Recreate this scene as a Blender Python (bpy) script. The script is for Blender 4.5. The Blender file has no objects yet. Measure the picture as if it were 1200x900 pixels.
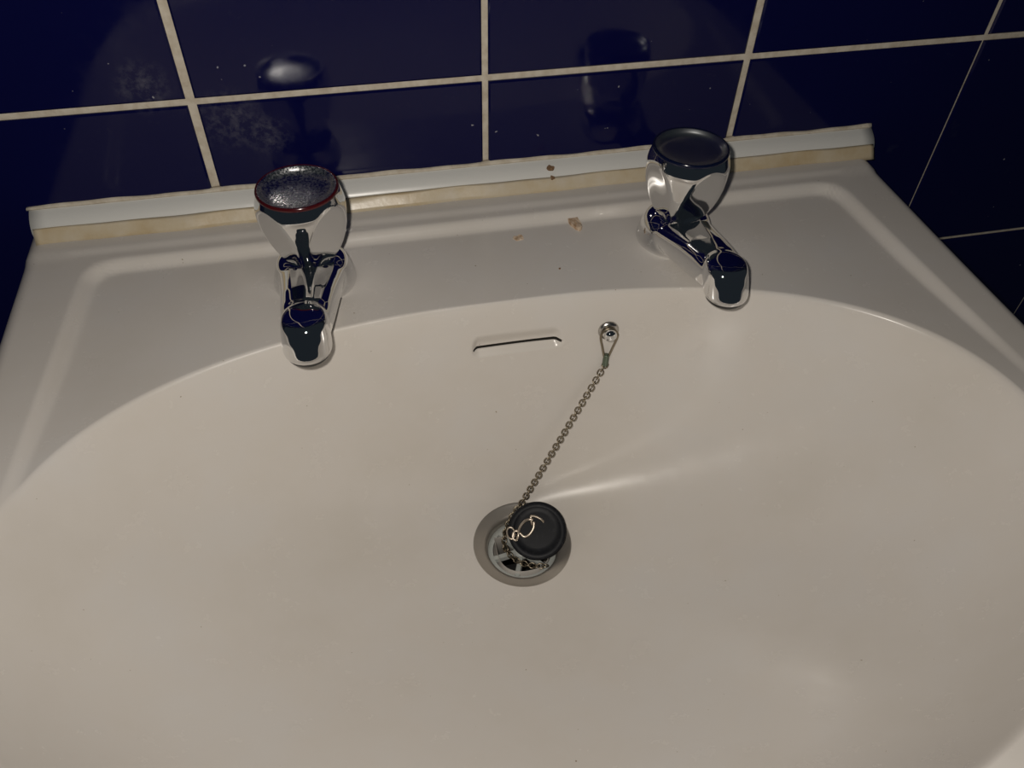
import bpy, bmesh, math, random
from mathutils import Vector, Matrix

scene = bpy.context.scene
C = scene.collection
random.seed(7)

# ------------------------------------------------------------------ camera
CAM = Vector((0.0746, -0.4028, 0.1957))
RIGHT = Vector((0.97764, -0.20950, 0.01793))
DOWN = Vector((-0.13983, -0.71145, -0.68868))
FWD = Vector((0.15703, 0.67078, -0.72484))
cd = bpy.data.cameras.new('camera'); cam = bpy.data.objects.new('camera', cd); C.objects.link(cam)
m = Matrix.Identity(4)
for i in range(3):
    m[i][0] = RIGHT[i]; m[i][1] = -DOWN[i]; m[i][2] = -FWD[i]; m[i][3] = CAM[i]
cam.matrix_world = m
cd.sensor_fit = 'HORIZONTAL'; cd.sensor_width = 36; cd.lens = 36 * 935.57 / 1200
cd.clip_start = 0.005
scene.camera = cam

# ------------------------------------------------------------------ world and light
w = bpy.data.worlds.new('World'); scene.world = w; w.use_nodes = True
w.node_tree.nodes['Background'].inputs[0].default_value = (0.62, 0.80, 1.0, 1)
w.node_tree.nodes['Background'].inputs[1].default_value = 0.020
fl = bpy.data.lights.new('phone_flash', 'POINT'); fl.energy = 3.4; fl.color = (1.0, 0.93, 0.84)
fl.shadow_soft_size = 0.005
flo = bpy.data.objects.new('phone_flash', fl); C.objects.link(flo)
flo.location = CAM - RIGHT * 0.018 - DOWN * 0.012 - FWD * 0.004
vs = scene.view_settings
vs.view_transform = 'Standard'; vs.look = 'None'; vs.gamma = 1; vs.use_curve_mapping = False
vs.exposure = 0.0

# ------------------------------------------------------------------ materials
def mat(name, col, rough=.3, metal=0., coat=0., spec=.5):
    M = bpy.data.materials.new(name); M.use_nodes = True
    b = M.node_tree.nodes['Principled BSDF']
    b.inputs['Base Color'].default_value = (*col, 1); b.inputs['Roughness'].default_value = rough
    b.inputs['Metallic'].default_value = metal; b.inputs['Coat Weight'].default_value = coat
    b.inputs['Coat Roughness'].default_value = .05
    b.inputs['Specular IOR Level'].default_value = spec
    return M
def nodes(M): return M.node_tree.nodes, M.node_tree.links, M.node_tree.nodes['Principled BSDF']
def noise(M, scale, detail=4, rough=.55, vec=None):
    n, l, b = nodes(M)
    t = n.new('ShaderNodeTexNoise'); t.inputs['Scale'].default_value = scale
    t.inputs['Detail'].default_value = detail; t.inputs['Roughness'].default_value = rough
    if vec is None:
        vec = n.new('ShaderNodeTexCoord').outputs['Object']
    l.new(vec, t.inputs['Vector'])
    return t.outputs['Fac']
def ramp(M, fac, stops):
    n, l, b = nodes(M)
    r = n.new('ShaderNodeValToRGB'); e = r.color_ramp.elements
    while len(e) < len(stops): e.new(.5)
    for k, (p, c) in enumerate(stops):
        e[k].position = p; e[k].color = (*c, 1) if len(c) == 3 else c
    l.new(fac, r.inputs[0]); return r.outputs[0]
def bump(M, fac, strength, dist):
    n, l, b = nodes(M)
    bp = n.new('ShaderNodeBump'); bp.inputs['Strength'].default_value = strength; bp.inputs['Distance'].default_value = dist
    l.new(fac, bp.inputs['Height']); l.new(bp.outputs[0], b.inputs['Normal'])
def mixc(M, fac, a, b_):
    n, l, b = nodes(M)
    x = n.new('ShaderNodeMix'); x.data_type = 'RGBA'
    for s, v in ((x.inputs[0], fac), (x.inputs[6], a), (x.inputs[7], b_)):
        if hasattr(v, 'links'): l.new(v, s)
        elif isinstance(v, tuple): s.default_value = (*v, 1)
        else: s.default_value = v
    return x.outputs[2]

CER = mat('glazed_ceramic', (.70, .665, .62), .2)
n, l, b = nodes(CER)
tc = n.new('ShaderNodeTexCoord').outputs['Object']
big = noise(CER, 14, 5, .6, tc)
base = ramp(CER, big, [(.3, (.675, .635, .58)), (.5, (.70, .662, .615)), (.75, (.705, .68, .65))])
sp = ramp(CER, noise(CER, 420, 2, .5, tc), [(.775, (0, 0, 0)), (.80, (1, 1, 1))])
base = mixc(CER, sp, base, (.36, .30, .22))
l.new(base, b.inputs['Base Color'])
rg = ramp(CER, noise(CER, 60, 6, .7, tc), [(.3, (.17, .17, .17)), (.7, (.30, .30, .30))])
l.new(rg, b.inputs['Roughness'])
bump(CER, noise(CER, 25, 2, .5, tc), .02, .002)

TILE = mat('navy_glazed_tile', (.006, .007, .050), .07, 0, 0, .30)
n, l, b = nodes(TILE)
tc = n.new('ShaderNodeTexCoord').outputs['Object']
smear = ramp(TILE, noise(TILE, 40, 8, .7, tc), [(.62, (.0032, .0038, .046)), (.80, (.02, .022, .06))])
geo = n.new('ShaderNodeNewGeometry').outputs['Position']
def blotch(cx, cz, r):           # dried water mark at one place on the wall
    d = n.new('ShaderNodeVectorMath'); d.operation = 'DISTANCE'; l.new(geo, d.inputs[0]); d.inputs[1].default_value = (cx, 0, cz)
    mr = n.new('ShaderNodeMapRange'); mr.inputs[1].default_value = r; mr.inputs[2].default_value = r * .2; l.new(d.outputs['Value'], mr.inputs[0])
    nz = ramp(TILE, noise(TILE, 190, 8, .75, geo), [(.45, (0, 0, 0)), (.75, (.55, .55, .55))])
    mu = n.new('ShaderNodeMath'); mu.operation = 'MULTIPLY'; l.new(mr.outputs[0], mu.inputs[0]); l.new(nz, mu.inputs[1]); return mu.outputs[0]
for args in ((.016, -.011, .020), (.034, -.021, .014), (-.020, .010, .016)):
    smear = mixc(TILE, blotch(*args), smear, (.16, .16, .19))
dust = ramp(TILE, noise(TILE, 330, 1, .4, geo), [(.80, (0, 0, 0)), (.83, (1, 1, 1))])
smear = mixc(TILE, dust, smear, (.3, .3, .34))
l.new(smear, b.inputs['Base Color'])
l.new(ramp(TILE, noise(TILE, 55, 6, .7, tc), [(.4, (.05, .05, .05)), (.8, (.2, .2, .2))]), b.inputs['Roughness'])
bump(TILE, noise(TILE, 18, 2, .5, tc), .04, .004)

GROUT = mat('cream_grout', (.62, .56, .46), .85)
n, l, b = nodes(GROUT)
l.new(ramp(GROUT, noise(GROUT, 160, 5, .6), [(.3, (.50, .43, .33)), (.6, (.66, .60, .50))]), b.inputs['Base Color'])
bump(GROUT, noise(GROUT, 700, 3), .4, .0006)

CHROME = mat('chrome', (.80, .80, .80), .035, 1)
CHROMEB = mat('chrome_spotted', (.62, .63, .64), .22, 1)
n, l, b = nodes(CHROMEB)
l.new(ramp(CHROMEB, noise(CHROMEB, 900, 3, .6), [(.4, (.16, .16, .16)), (.6, (.42, .42, .42))]), b.inputs['Roughness'])
bump(CHROMEB, noise(CHROMEB, 1100, 3), .12, .0006)
STEEL = mat('dull_steel', (.52, .50, .47), .24, 1)
FLANGE = mat('dull_flange', (.46, .43, .39), .36, .75)
n, l, b = nodes(STEEL)
bump(STEEL, noise(STEEL, 300, 3), .06, .0006)
RED = mat('red_ring_enamel', (.055, .004, .006), .15)
BLUE = mat('blue_ring_enamel', (.003, .006, .026), .15)
BLACK = mat('black_plastic', (.008, .008, .009), .35)
RUBBER = mat('black_rubber', (.010, .011, .014), .5, 0, 0, .25)
n, l, b = nodes(RUBBER)
l.new(ramp(RUBBER, noise(RUBBER, 500, 5, .65), [(.55, (.005, .006, .009)), (.85, (.03, .032, .036))]), b.inputs['Base Color'])
CHAIN = mat('tarnished_chain', (.27, .23, .17), .32, 1)
n, l, b = nodes(CHAIN)
VERD = mat('verdigris_metal', (.16, .20, .15), .45, .8)
WIRE = mat('tarnished_wire', (.55, .48, .40), .32, 1)
STRAIN = mat('limescaled_strainer', (.44, .46, .44), .45, .1)
DARK = mat('dark_pipe', (.012, .012, .012), .7)
PVC = mat('white_sealing_strip', (.72, .72, .69), .28)
n, l, b = nodes(PVC)
bump(PVC, noise(PVC, 60, 3), .08, .001)
SEAL = mat('yellowed_sealant', (.52, .41, .25), .3)
n, l, b = nodes(SEAL)
l.new(ramp(SEAL, noise(SEAL, 30, 6, .65), [(.3, (.52, .40, .23)), (.5, (.60, .51, .36)), (.72, (.66, .60, .50))]), b.inputs['Base Color'])
bump(SEAL, noise(SEAL, 120, 4), .15, .001)
FLAKE = mat('peeling_sealant_flake', (.66, .50, .36), .7)
n, l, b = nodes(FLAKE)
l.new(ramp(FLAKE, noise(FLAKE, 400, 4), [(.35, (.42, .27, .16)), (.6, (.70, .56, .42))]), b.inputs['Base Color'])
CRUMB = mat('brown_crumb', (.22, .13, .07), .9)

# ------------------------------------------------------------------ helpers
def obj(name, me, M=None, parent=None, smooth=True):
    o = bpy.data.objects.new(name, me); C.objects.link(o)
    if M is not None and not me.materials: me.materials.append(M)
    if parent: o.parent = parent
    if smooth: me.shade_smooth()
    return o
def tag(o, label, cat, group=None, kind=None):
    o['label'] = label; o['category'] = cat
    if group: o['group'] = group
    if kind: o['kind'] = kind
    return o
def empty(name, loc=(0, 0, 0), rz=0):
    o = bpy.data.objects.new(name, None); C.objects.link(o); o.location = loc; o.rotation_euler = (0, 0, rz)
    o.empty_display_size = .02
    return o
def mesh(name, v, f):
    me = bpy.data.meshes.new(name); me.from_pydata([tuple(p) for p in v], [], f); me.update()
    bm = bmesh.new(); bm.from_mesh(me); bmesh.ops.recalc_face_normals(bm, faces=bm.faces); bm.to_mesh(me); bm.free()
    return me
def lathe_vf(prof, n=64, cap0=False, cap1=False, base=0):
    v, f = [], []
    for r, z in prof:
        for k in range(n):
            a = 2 * math.pi * k / n; v.append((r * math.cos(a), r * math.sin(a), z))
    for i in range(len(prof) - 1):
        for k in range(n):
            k2 = (k + 1) % n
            f.append((base + i * n + k, base + i * n + k2, base + (i + 1) * n + k2, base + (i + 1) * n + k))
    if cap0: f.append(tuple(base + k for k in range(n))[::-1])
    if cap1: f.append(tuple(base + (len(prof) - 1) * n + k for k in range(n)))
    return v, f
def lathe(name, prof, n=64, cap0=False, cap1=False):
    return mesh(name, *lathe_vf(prof, n, cap0, cap1))
def catmull(P, per):
    out = []
    P = [Vector(p) for p in P]
    for i in range(len(P) - 1):
        p0 = P[max(i - 1, 0)]; p1 = P[i]; p2 = P[i + 1]; p3 = P[min(i + 2, len(P) - 1)]
        for k in range(per):
            t = k / per
            out.append(.5 * ((2 * p1) + (p2 - p0) * t + (2 * p0 - 5 * p1 + 4 * p2 - p3) * t * t + (3 * p1 - p0 - 3 * p2 + p3) * t ** 3))
    out.append(P[-1]); return out
def tube(name, pts, r, n=8, closed=False):
    pts = [Vector(p) for p in pts]; N = len(pts); v, f = [], []
    up = None
    for i, p in enumerate(pts):
        if closed: d = pts[(i + 1) % N] - pts[i - 1]
        else: d = pts[min(i + 1, N - 1)] - pts[max(i - 1, 0)]
        d.normalize()
        if up is None:
            up = Vector((0, 0, 1)) if abs(d.z) < .9 else Vector((1, 0, 0))
        s = d.cross(up).normalized(); up = s.cross(d).normalized()
        for k in range(n):
            a = 2 * math.pi * k / n; v.append(p + (s * math.cos(a) + up * math.sin(a)) * r)
    rng = N if closed else N - 1
    for i in range(rng):
        j = (i + 1) % N
        for k in range(n):
            k2 = (k + 1) % n; f.append((i * n + k, i * n + k2, j * n + k2, j * n + k))
    if not closed:
        f.append(tuple(range(n))[::-1]); f.append(tuple((N - 1) * n + k for k in range(n)))
    return mesh(name, v, f)
def sstep(a, b_, x):
    t = min(max((x - a) / (b_ - a), 0), 1); return t * t * (3 - 2 * t)
def interp(tab, x):
    if x <= tab[0][0]: return tab[0][1]
    for (x0, y0), (x1, y1) in zip(tab, tab[1:]):
        if x <= x1:
            t = (x - x0) / (x1 - x0); return y0 + (y1 - y0) * t
    return tab[-1][1]

# ------------------------------------------------------------------ tiled wall
PITCH = .15
I0, I1, J0, J1 = -4, 7, -5, 5
wall = obj('wall_back', mesh('grout_bed', [(x, y, z) for y in (.012, -.0004 + .0012) for z in (J0 * PITCH, J1 * PITCH) for x in (I0 * PITCH, I1 * PITCH)],
           [(0, 1, 3, 2), (4, 5, 7, 6), (0, 1, 5, 4), (2, 3, 7, 6), (0, 2, 6, 4), (1, 3, 7, 5)]), GROUT, smooth=False)
tag(wall, 'navy blue glazed tile wall with cream grout behind the basin', 'wall', kind='structure')
GV = {0: .0046, 1: .0034, 2: .0042, 3: .0032, 4: .0020}
GH = {0: .0036, -1: .0022}
def tile_mesh(x0, x1, z0, z1):
    c = .0010; y0, y1 = .004, -.0006
    v = [(x0, y0, z0), (x1, y0, z0), (x1, y0, z1), (x0, y0, z1),
         (x0, y1 + c * .8, z0), (x1, y1 + c * .8, z0), (x1, y1 + c * .8, z1), (x0, y1 + c * .8, z1),
         (x0 + c, y1, z0 + c), (x1 - c, y1, z0 + c), (x1 - c, y1, z1 - c), (x0 + c, y1, z1 - c)]
    f = [(8, 9, 10, 11)]
    for a in range(4):
        d = (a + 1) % 4
        f += [(a, d, d + 4, a + 4), (a + 4, d + 4, d + 8, a + 8)]
    return mesh('tile', v, f)
for i in range(I0, I1):
    for j in range(J0, J1):
        gl, gr = GV.get(i, .003), GV.get(i + 1, .003)
        gb, gt = GH.get(j, .003), GH.get(j + 1, .003)
        if i == 3 and j < 0: gl = .0012
        if i == 2 and j < 0: gr = .0012
        hx0, hx1 = i * PITCH + gl / 2, (i + 1) * PITCH - gr / 2
        hz0, hz1 = j * PITCH + gb / 2, (j + 1) * PITCH - gt / 2
        cx, cz = (hx0 + hx1) / 2, (hz0 + hz1) / 2
        o = obj('tile', tile_mesh(hx0 - cx, hx1 - cx, hz0 - cz, hz1 - cz), TILE, wall, smooth=False)
        o.location = (cx + random.uniform(-.0002, .0002), random.uniform(-.0003, .0001), cz)
        o.rotation_euler = (random.uniform(-.0015, .0015), 0, random.uniform(-.0015, .0015))

# ------------------------------------------------------------------ basin
BX, HW = .1455, .2470            # outline centre and half width
LX, LY = .1380, -.230            # bowl lip centre
LA = .218
DX, DY, DZ, DR = .1398, -.1610, -.2000, .0282   # waste hole
ZRIM, ZBACK = -.0640, -.001
def lip_pt(th):
    c, s = math.cos(th), math.sin(th)
    nn, bb = (2.5, .130) if s >= 0 else (2.0, .1375)
    # blend the exponent across the widest point so the outline stays smooth
    r = (abs(c / LA) ** nn + abs(s / bb) ** nn) ** (-1 / nn)
    return Vector((LX + r * c, LY + r * s))
def front_F(x, y):
    if y > -.19: return abs(x - BX) / HW
    return (abs((x - BX) / HW) ** 2.3 + abs((y + .19) / .228) ** 2.3) ** (1 / 2.3)
def out_pt(th):
    c, s = math.cos(th), math.sin(th)
    lo, hi = 0, .6
    for _ in range(40):
        mid = (lo + hi) / 2; x, y = LX + mid * c, LY + mid * s
        if y > ZBACK or front_F(x, y) > 1: hi = mid
        else: lo = mid
    return Vector((LX + lo * c, LY + lo * s))
def edge_d(x, y):
    d = HW - abs(x - BX)
    if y < -.19: d = min(d, (1 - front_F(x, y)) * .225)
    return max(d, 0)
def border_sd(x, y, back, hw):
    h = hw + max(-.035 - y, 0) * .075
    ax = abs(x - .1455) - h + .013; ay = (y - back) + .013
    return math.hypot(max(ax, 0), max(ay, 0)) + min(max(ax, ay), 0) - .013
def zdeck(x, y):
    z = ZRIM
    fade = 1 - sstep(.10, .235, -y)
    z -= .0012 * sstep(-.003, .003, -border_sd(x, y, -.0255, .2700)) * fade
    z -= .0052 * sstep(-.0034, .0034, -border_sd(x, y, -.0360, .2105)) * fade
    R = .009
    d = edge_d(x, y)
    if d < R: z -= R - math.sqrt(max(R * R - (R - d) ** 2, 0))
    return z
def g_of(t, th):
    s = math.sin(th)
    wb = sstep(-.45, 1.0, s)
    wf = sstep(0, .7, -s)
    gb = .30 * t + .70 * t ** 2.4
    gs = .18 * t + .44 * t ** 2.0 + .38 * t ** 9
    gf = .18 * t + .54 * t ** 1.8 + .28 * t ** 13
    return wb * gb + (1 - wb) * ((1 - wf) * gs + wf * gf)
def smin(a, b_, k):
    h = max(k - abs(a - b_), 0) / k
    return min(a, b_) - h * h * k * .25
# slot of the overflow
SLX, SLZ, SLW, SLH = .1470, -.0985, .0245, .0040
SLOT_SHADE = mat('painted_overflow_shade', (.02, .017, .013), .8)  # near-black colour paints in the shade deep inside the overflow slit
SLIT = set()
def build_basin():
    ths = []
    c1 = math.atan2(ZBACK - LY, BX + HW - LX); c2 = math.atan2(ZBACK - LY, BX - HW - LX)
    N = 640
    base = [2 * math.pi * k / N for k in range(N)]
    base += [math.pi / 2 + (k - 60) * .0036 for k in range(121)]
    base += [c1, c2 % (2 * math.pi)]
    ths = sorted(set(round(a % (2 * math.pi), 5) for a in base))
    ss = []
    ss += [k / 40 * .70 for k in range(40)]
    ss += [.70 + k / 20 * .08 for k in range(20)] + [.78 + k / 180 * .16 for k in range(180)] + [.94 + k / 36 * .06 for k in range(36)]
    ss2 = [(k / 40) ** 1.5 * .35 for k in range(41)] + [.35 + k / 50 * .65 for k in range(1, 51)]
    V, F = [], []
    nring = len(ss) + len(ss2)
    for th in ths:
        L = lip_pt(th); O = out_pt(th)
        dp = Vector((DX + DR * math.cos(th), DY + DR * math.sin(th)))
        zl = zdeck(L.x, L.y)
        slope = (g_of(1, th) - g_of(.98, th)) / .02 * (zl - DZ)
        ln = (L - dp).length; slope /= ln
        k = .006 + .007 * sstep(.8, 1, math.sin(th))
        for t in ss:
            p = dp.lerp(L, t)
            zb = DZ + (zl - DZ) * g_of(t, th)
            z = smin(zb, zdeck(p.x, p.y), k)
            V.append([p.x, p.y, z])
        for t in ss2:
            p = L.lerp(O, t)
            zb = zl + slope * (p - L).length
            V.append([p.x, p.y, smin(zb, zdeck(p.x, p.y), k)])
        # skirt and underside
        for (q, z) in ((0.0, -.095), (0.0, -.112), (.012, -.120), (.10, -.128), (.45, -.200), (.86, -.245), (.93, -.24), (.94, -.205)):
            p = O.lerp(Vector((DX, DY)), q)
            V.append([p.x, p.y, z])
    M_ = nring + 8; T = len(ths)
    # overflow recess: push the wall back inside a stadium outline
    for vi, v in enumerate(V):
        if vi % M_ >= nring: continue
        x, y, z = v
        if abs(x - SLX) < .032 and -.125 < y < -.08 and abs(z - SLZ) < .012:
            dx = max(abs(x - SLX) - (SLW - SLH), 0)
            d = math.hypot(dx, z - SLZ) - SLH
            up = max(z - SLZ, 0) * .45 + min(z - SLZ, 0)
            d = math.hypot(dx, up) - SLH
            q = 1 - sstep(-.0036, .0006, d)
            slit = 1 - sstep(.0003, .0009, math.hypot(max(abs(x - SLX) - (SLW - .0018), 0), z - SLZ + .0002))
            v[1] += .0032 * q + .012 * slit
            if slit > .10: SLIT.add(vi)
    for i in range(T):
        j = (i + 1) % T
        for k in range(M_ - 1):
            F.append((i * M_ + k, j * M_ + k, j * M_ + k + 1, i * M_ + k + 1))
    me = bpy.data.meshes.new('basin'); me.from_pydata([tuple(v) for v in V], [], F); me.update()
    me.materials.append(CER); me.materials.append(SLOT_SHADE)
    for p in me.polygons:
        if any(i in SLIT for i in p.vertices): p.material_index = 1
    return me
bme = build_basin()
from mathutils.bvhtree import BVHTree
_bm = bmesh.new(); _bm.from_mesh(bme); BVH = BVHTree.FromBMesh(_bm); _bm.free()
def seen(u, v):                  # point and normal where the sight line of a photo pixel meets the basin
    d = (RIGHT * ((u - 600) / 935.57) + DOWN * ((v - 450) / 935.57) + FWD).normalized()
    loc, nor, _, _ = BVH.ray_cast(CAM, d)
    if nor.dot(d) > 0: nor = -nor
    return loc, nor
basin = empty('wash_basin', (BX, -.2, -.245))
body = obj('basin_body', bme, CER, basin); body.location = (-BX, .2, .245)
tag(basin, 'off-white glazed ceramic wash basin with raised border and oval bowl', 'basin')

# waste fitting
waste = empty('basin_waste', (DX, DY, DZ))
tag(waste, 'round dull metal plughole set in the bottom of the ceramic bowl', 'plughole')
fl_prof = [(.0150, -.030), (.0190, -.0295), (.0196, -.0150), (.0199, -.0080), (.0201, -.0050), (.0205, -.0034), (.0212, -.0026), (.0224, -.0022), (.0240, -.0018), (.0258, -.0013), (.0272, -.0008), (.0284, -.0003), (.0294, -.0004), (.0296, -.0010), (.0290, -.004), (.0225, -.012), (.0215, -.030)]
obj('flange', lathe('flange', fl_prof, 96), FLANGE, waste)
strainer = obj('strainer', lathe('strainer', [(.0170, -.0125), (.0198, -.0120), (.0198, -.0145), (.0170, -.0145), (.0170, -.0125)], 64), STRAIN, waste); strainer.location.z = .0048
hub = obj('strainer_hub', lathe('hub', [(.0002, -.0118), (.0045, -.0120), (.0052, -.0130), (.0052, -.0150), (.0002, -.0150)], 32), STRAIN, strainer)
for k in range(6):
    a = math.radians(8 + 60 * k); hw_ = .0018
    v = []
    for r in (.004, .0175):
        for s, z in ((-1, -.0148), (1, -.0148), (.7, -.0120), (-.7, -.0120)):
            v.append((r * math.cos(a) - s * hw_ * math.sin(a), r * math.sin(a) + s * hw_ * math.cos(a), z))
    obj('spoke', mesh('spoke', v, [(0, 1, 2, 3), (4, 5, 6, 7), (0, 1, 5, 4), (1, 2, 6, 5), (2, 3, 7, 6), (3, 0, 4, 7)]), STRAIN, strainer, smooth=False)
obj('pipe', lathe('pipe', [(.0193, -.022), (.0193, -.075), (.0002, -.075)], 48), DARK, waste)

# ------------------------------------------------------------------ sealing strip along the wall
SX0, SX1 = -.0955, .3940
strip = empty('sealing_strip', ((SX0 + SX1) / 2, -.004, -.064))
tag(strip, 'pale grey plastic sealing strip with yellowed sealant between tiles and basin', 'sealing strip')
def extrude_x(name, prof, x0, x1, nseg, wob=0., fn=None):
    v, f = [], []
    n_ = len(prof)
    for i in range(nseg + 1):
        x = x0 + (x1 - x0) * i / nseg
        for k, (y, z) in enumerate(prof):
            dy, dz = fn(x, k) if fn else (0, 0)
            v.append((x, y + dy, z + dz))
    for i in range(nseg):
        for k in range(n_):
            k2 = (k + 1) % n_
            f.append((i * n_ + k, i * n_ + k2, (i + 1) * n_ + k2, (i + 1) * n_ + k))
    f.append(tuple(range(n_))); f.append(tuple(nseg * n_ + k for k in range(n_)))
    return mesh(name, v, f)
sl = Vector(strip.location)
def put(o): o.location = -sl; return o
prof = [(.0005, -.0505), (-.0018, -.0506), (-.0028, -.0512), (-.0045, -.0520), (-.0065, -.0532), (-.0085, -.0548), (-.0102, -.0568), (-.0113, -.0592), (-.0116, -.0650), (.0005, -.0650)]
put(obj('strip_face', extrude_x('strip_face', prof, SX0, SX1, 60), PVC, strip))
def wob(x, k):
    a = math.sin(x * 61) * .00035 + math.sin(x * 147 + 1.3) * .0002
    return (a * (1 if k in (1, 2, 3, 4) else 0), a * .6 if k < 2 else 0)
prof = [(-.0106, -.0572), (-.0114, -.0583), (-.0128, -.0602), (-.0143, -.0625), (-.0160, -.0648), (-.0100, -.0655)]
put(obj('sealant_bead', extrude_x('sealant_bead', prof, SX0 + .0008, SX1 - .0008, 200, fn=wob), SEAL, strip))
def wob2(x, k):
    a = math.sin(x * 83 + .4) * .0003 + math.sin(x * 211) * .0002
    return (0, a if k in (0, 1) else 0)
prof = [(.0005, -.0490), (-.0014, -.0492), (-.0022, -.0498), (-.0026, -.0507), (.0005, -.0508)]
put(obj('grout_line', extrude_x('grout_line', prof, SX0 - .001, SX1, 160, fn=wob2), GROUT, strip))

# ------------------------------------------------------------------ taps
DECK = zdeck(.047, -.063)
def voxelise(v, f, size, iters):
    me = mesh('tmp', v, f); o = bpy.data.objects.new('tmp', me); C.objects.link(o)
    r = o.modifiers.new('r', 'REMESH'); r.mode = 'VOXEL'; r.voxel_size = size
    s = o.modifiers.new('s', 'SMOOTH'); s.factor = .5; s.iterations = iters
    dg = bpy.context.evaluated_depsgraph_get()
    out = bpy.data.meshes.new_from_object(o.evaluated_get(dg))
    bpy.data.objects.remove(o); return out
def tap_body_mesh():
    V, F = [], []
    def add(vf):
        v, f = vf; b0 = len(V); V.extend(v); F.extend(tuple(i + b0 for i in ff) for ff in f)
    add(lathe_vf([(.0212, -.001), (.0212, .0015), (.0206, .0040), (.0196, .0075), (.0184, .0110), (.0170, .0138), (.0145, .0155), (.0120, .0165), (.0108, .020), (.0105, .026)], 64, True, True))
    secs = [(.006, .0080, .0170, .0082), (-.010, .0085, .0166, .0086), (-.022, .0108, .0150, .0096), (-.034, .0134, .0136, .0102), (-.046, .0158, .0124, .0100), (-.055, .0172, .0114, .0088), (-.0610, .0180, .0100, .0070)]
    v, f = [], []; n_ = 40
    for y, h, a, bb in secs:
        for k in range(n_):
            t = 2 * math.pi * k / n_; c, s = math.cos(t), math.sin(t)
            e = 2 / 2.7
            v.append((a * math.copysign(abs(c) ** e, c), y, h + bb * math.copysign(abs(s) ** e, s)))
    for i in range(len(secs) - 1):
        for k in range(n_):
            k2 = (k + 1) % n_; f.append((i * n_ + k, i * n_ + k2, (i + 1) * n_ + k2, (i + 1) * n_ + k))
    f.append(tuple(range(n_))); f.append(tuple((len(secs) - 1) * n_ + k for k in range(n_)))
    add((v, f))
    v, f = lathe_vf([(.0106, .0105), (.0113, .0120), (.0111, .0190), (.0106, .0240), (.0095, .0262), (.006, .0270), (.001, .0272)], 48, True, True)
    add(([(x, y - .0640 + (z - .0110) * .42, z) for x, y, z in v], f))
    return voxelise(V, F, .0005, 40)
def handle_mesh():
    tab = [(0, .0122), (.05, .0140), (.12, .0158), (.22, .0178), (.34, .0194), (.48, .0207), (.62, .0213), (.72, .0215), (.78, .0214), (.84, .0209), (.90, .0202), (.96, .0195), (1.0, .0189)]
    n_, h_ = 144, 56
    H0, H1 = .0160, .0562
    v, f = [], []
    for i in range(h_ + 1):
        u = i / h_
        rp = interp(tab, u); d = .0112 + .0116 * u
        for k in range(n_):
            a = 2 * math.pi * k / n_
            dl = (a + math.pi / 4) % (math.pi / 2) - math.pi / 4
            rc = d / math.cos(dl) + .0006 * (1 - (dl / .6) ** 2) * -1
            r = smin(rp, rc, .0010)
            v.append((r * math.cos(a), r * math.sin(a), H0 + (H1 - H0) * u))
    for i in range(h_):
        for k in range(n_):
            k2 = (k + 1) % n_; f.append((i * n_ + k, i * n_ + k2, (i + 1) * n_ + k2, (i + 1) * n_ + k))
    f.append(tuple(range(n_)))
    # inner rim of the top
    b0 = len(v)
    for k in range(n_):
        a = 2 * math.pi * k / n_; v.append((.0170 * math.cos(a), .0170 * math.sin(a), H1 - .0060))
    for k in range(n_):
        k2 = (k + 1) % n_; f.append((h_ * n_ + k, h_ * n_ + k2, b0 + k2, b0 + k))
    f.append(tuple(b0 + k for k in range(n_)))
    return mesh('handle', v, f)
TB, TH = tap_body_mesh(), handle_mesh()
RING = [(.0180, .0552), (.0183, .0561), (.0188, .0565), (.0193, .0562), (.0196, .0552), (.0194, .0544)]
DISH = [(.0188, .0558), (.0183, .0563), (.0178, .0560), (.0170, .0546), (.0160, .0536), (.0130, .0526), (.0080, .0520), (.0040, .0518), (.0002, .0518)]
CAPM = mat('dull_chrome_cap', (.50, .52, .54), .30, 1)
def tap(loc, rz, hrot, ringmat, capmat, label):
    t = empty('basin_tap', loc, math.radians(rz))
    obj('tap_body', TB, CHROME, t)
    h = obj('handle', TH, CHROME, t); h.rotation_euler.z = math.radians(hrot)
    rg_ = obj('indicator_ring', lathe('ring', RING, 96), ringmat, h)
    obj('cap', lathe('cap', DISH, 96), capmat, h)
    ao = obj('outlet', lathe('outlet', [(.0002, .0102), (.0078, .0102), (.0082, .0088), (.0096, .0088), (.0101, .0100), (.0101, .0125)], 48), BLACK, t)
    ao.location = (0, -.0640, 0)
    tag(t, label, 'tap'); return t
tap((.0475, -.0635, DECK), -4, 45, RED, CHROMEB, 'chrome basin tap with a red ring around its dished handle top')
tap((.2450, -.0625, DECK), 2, 12, BLUE, CAPM, 'chrome basin tap with a dark blue ring around its dished handle top')

# ------------------------------------------------------------------ chain stay, chain and plug
stud_at, wall_n = seen(713, 387)
stay = empty('chain_stay', stud_at)
tag(stay, 'small round chrome chain stay fixed below the bowl lip', 'chain stay')
rotm = wall_n.to_track_quat('Z', 'Y').to_euler()
o = obj('washer', lathe('washer', [(.0002, -.003), (.0056, -.003), (.0057, .0004), (.0052, .0013), (.0036, .0018), (.0002, .0020)], 40), STEEL, stay); o.rotation_euler = rotm
o = obj('knob', lathe('knob', [(.0022, .001), (.0020, .0030), (.0026, .0034), (.0032, .0042), (.0035, .0052), (.0033, .0062), (.0024, .0071), (.0010, .0076), (.0002, .0077)], 32), CHROME, stay); o.rotation_euler = rotm

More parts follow.
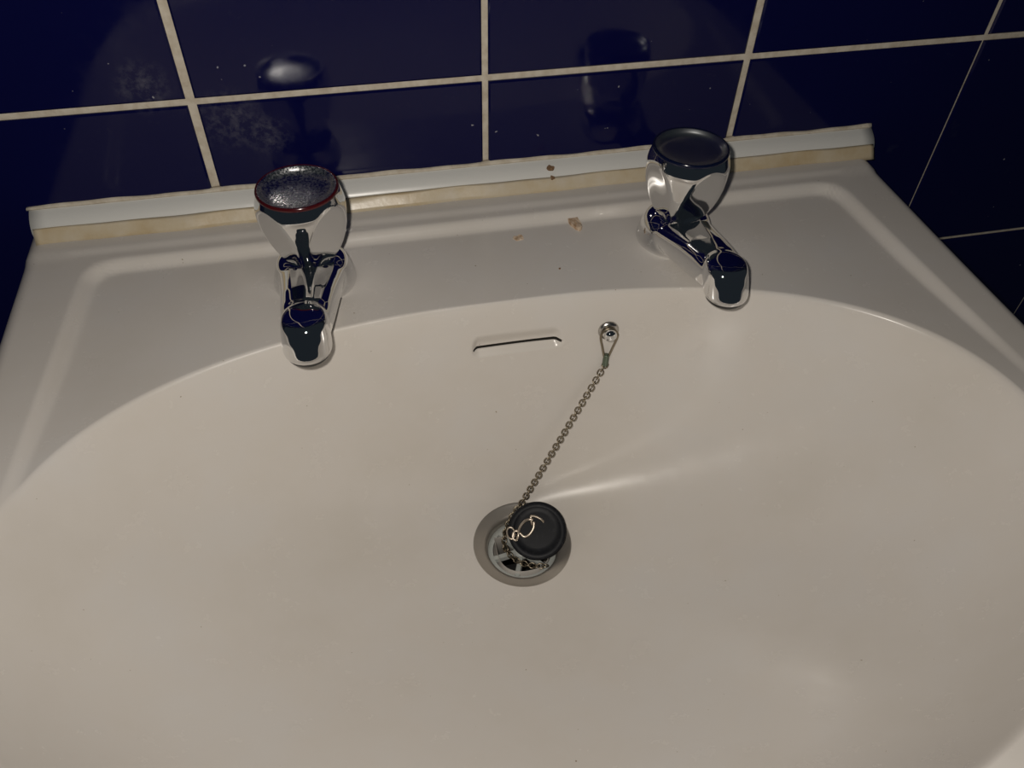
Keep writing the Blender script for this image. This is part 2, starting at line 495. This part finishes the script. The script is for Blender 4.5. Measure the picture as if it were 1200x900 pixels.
A = stud_at + wall_n * .0030                       # where the hook hangs on the stud
_p, _n = seen(709, 418); Bp = _p + _n * .0024               # bottom of the hook
E1 = Vector((.1442, -.1385, -.1932))               # chain goes behind the plug
chain = empty('plug_chain', Bp)
tag(chain, 'tarnished metal link chain running from the chrome stay down to the plug', 'chain')
def sub(o, root): o.location = Vector(o.location) - Vector(root.location); return o
dirv = (Bp - A).normalized(); sidev = dirv.cross(wall_n).normalized()
hook = [Bp + sidev * .0007, A.lerp(Bp, .55) + sidev * .0028, A + sidev * .0046 + dirv * .002, A + sidev * .0030 - dirv * .0016, A - dirv * .0030,
        A - sidev * .0030 - dirv * .0016, A - sidev * .0046 + dirv * .002, A.lerp(Bp, .55) - sidev * .0028, Bp - sidev * .0007]
sub(obj('hook', tube('hook', catmull(hook, 6), .00065, 8), CHAIN, chain), chain)
cl = [Bp - dirv * .003, Bp - dirv * .001, Bp + dirv * .0015, Bp + dirv * .004]
sub(obj('clasp', tube('clasp', catmull(cl, 4), .0017, 10), VERD, chain), chain)
# link mesh: stadium ring along local x
def link_mesh(Lh, Wh, r):
    pts = []
    for k in range(14):
        a = 2 * math.pi * k / 14
        x, y = math.cos(a), math.sin(a)
        pts.append((math.copysign(abs(x) ** .8, x) * Lh, math.copysign(abs(y) ** .8, y) * Wh, 0))
    return tube('link', pts, r, 6, True)
LINK = link_mesh(.00190, .00155, .00042)
def chain_run(path, pitch, twist0=0):
    d = 0; seg = 0; P = [Vector(p) for p in path]; acc = [0]
    for a, b_ in zip(P, P[1:]): acc.append(acc[-1] + (b_ - a).length)
    n_ = int(acc[-1] / pitch); out = []
    for i in range(n_ + 1):
        s = i * acc[-1] / n_
        while seg < len(P) - 2 and acc[seg + 1] < s: seg += 1
        t = (s - acc[seg]) / (acc[seg + 1] - acc[seg])
        p = P[seg].lerp(P[seg + 1], t); dv = (P[seg + 1] - P[seg]).normalized()
        view = Vector((-.15, -.52, .84)); z = (view - dv * view.dot(dv)).normalized(); y = z.cross(dv)
        R_ = Matrix((dv, y, z)).transposed()
        tw = (0 if i % 2 == 0 else 90) + random.uniform(-8, 8) + twist0
        q = R_.to_quaternion() @ Matrix.Rotation(math.radians(tw), 3, 'X').to_quaternion()
        lk = obj('link', LINK, CHAIN, chain); lk.location = p - Vector(chain.location); lk.rotation_euler = q.to_euler()
s0 = Bp + dirv * .0040
mid = s0.lerp(E1, .5) + Vector((0, .0004, -.0012))
chain_run(catmull([s0, mid, E1], 10), .00255)
# slack end lying on the strainer
slack = [E1, (.1370, -.1440, -.1975), (.1320, -.1510, -.2020), (.1300, -.1585, -.2050), (.1335, -.1665, -.2056), (.1390, -.1715, -.2056), (.1450, -.1742, -.2054), (.1500, -.1752, -.2052)]
chain_run(catmull(slack, 6), .00240, 20)

pn = Vector((-.14, -.36, .92)).normalized()
pc = Vector((.1492, -.1575, -.1961))
plug = empty('basin_plug', pc)
tag(plug, 'black rubber basin plug lying tilted in the plughole', 'plug')
eu = pn.to_track_quat('Z', 'Y').to_euler()
PL = [(.0002, .0030), (.0100, .0030), (.0128, .0029), (.0134, .0034), (.0140, .0036), (.0150, .0036), (.0162, .0034), (.0168, .0026), (.0167, .0012), (.0158, -.0030), (.0146, -.0085), (.0138, -.0095), (.0002, -.0095)]
pd = obj('plug_disc', lathe('plug_disc', PL, 72), RUBBER, plug); pd.rotation_euler = eu
px = Vector((1, 0, 0)); px = (px - pn * px.dot(pn)).normalized(); py = pn.cross(px)
def pl(x, y, z): return px * x + py * y + pn * z     # plug-local to offset
# staple, oval ring and end loop
staple = [pl(.0045, .0035, .0020), pl(.0040, .0050, .0034), pl(.0010, .0075, .0042), pl(-.0018, .0082, .0046), pl(-.0022, .0060, .0042), pl(-.0022, .0040, .0034), pl(-.0020, .0030, .0018)]
obj('staple', tube('staple', catmull(staple, 6), .00075, 8), WIRE, plug)
ring = [pl(-.0008, .0046, .0058), pl(-.0020, .0010, .0050), pl(-.0052, -.0020, .0046), pl(-.0082, -.0024, .0048), pl(-.0104, .0006, .0050), pl(-.0120, .0016, .0050), pl(-.0136, .0006, .0050), pl(-.0144, -.0020, .0046),
        pl(-.0128, -.0036, .0046), pl(-.0112, -.0016, .0058), pl(-.0098, .0024, .0058), pl(-.0066, .0056, .0056), pl(-.0034, .0066, .0050), pl(-.0012, .0058, .0050)]
obj('wire_ring', tube('wire_ring', catmull(ring, 5), .00078, 8), WIRE, plug)
er = [pl(-.0150 + .0022 * math.cos(a), .0010 + .0034 * math.sin(a), .0046) for a in [k * math.pi / 8 for k in range(16)]]
obj('end_loop', tube('end_loop', er, .00055, 8, True), WIRE, plug)

# ------------------------------------------------------------------ flakes and crumbs
def flake_mesh(sx, sy, th, seed):
    rnd = random.Random(seed); n_ = 11; top, bot = [], []
    for k in range(n_):
        a = 2 * math.pi * k / n_; r = rnd.uniform(.6, 1.1)
        top.append((sx * r * math.cos(a) * .9, sy * r * math.sin(a) * .9, th * rnd.uniform(.5, 1.6))); bot.append((sx * r * math.cos(a), sy * r * math.sin(a), -.0003))
    v = top + bot + [(0, 0, th * 1.1)]
    f = [(k, (k + 1) % n_, 2 * n_) for k in range(n_)] + [(k, n_ + k, n_ + (k + 1) % n_, (k + 1) % n_) for k in range(n_)] + [tuple(n_ + k for k in range(n_))]
    return mesh('flake', v, f)
def flake(x, y, sx, sy, rz, th, seed, M, label, name='sealant_flake', cat='flake', z=None):
    o = obj(name, flake_mesh(sx, sy, th, seed), M, smooth=False)
    o.location = (x, y, zdeck(x, y) if z is None else z); o.rotation_euler.z = math.radians(rz)
    return tag(o, label, cat)
flake(.1940, -.0385, .0036, .0105, 6, .0014, 3, FLAKE, 'larger peach coloured flake on the basin border step beside the blue ringed tap')
flake(.1593, -.0480, .0032, .0030, 10, .0006, 5, FLAKE, 'small peach coloured flake on the deck above the overflow slot')
o = flake(.1868, -.0075, .0030, .0022, 10, .0012, 8, CRUMB, 'dark brown crumb stuck on the sealing strip', 'dirt_crumb', 'crumb', -.0538); o.rotation_euler.x = math.radians(38)
o = flake(.1872, -.0110, .0014, .0016, 40, .0008, 9, CRUMB, 'tiny brown crumb below the larger crumb on the sealing strip', 'dirt_crumb', 'crumb', -.0578); o.rotation_euler.x = math.radians(60)
flake(.1750, -.0785, .0008, .0006, 0, .0004, 11, CRUMB, 'tiny dark speck on the ceramic deck between the taps', 'dirt_crumb', 'crumb')
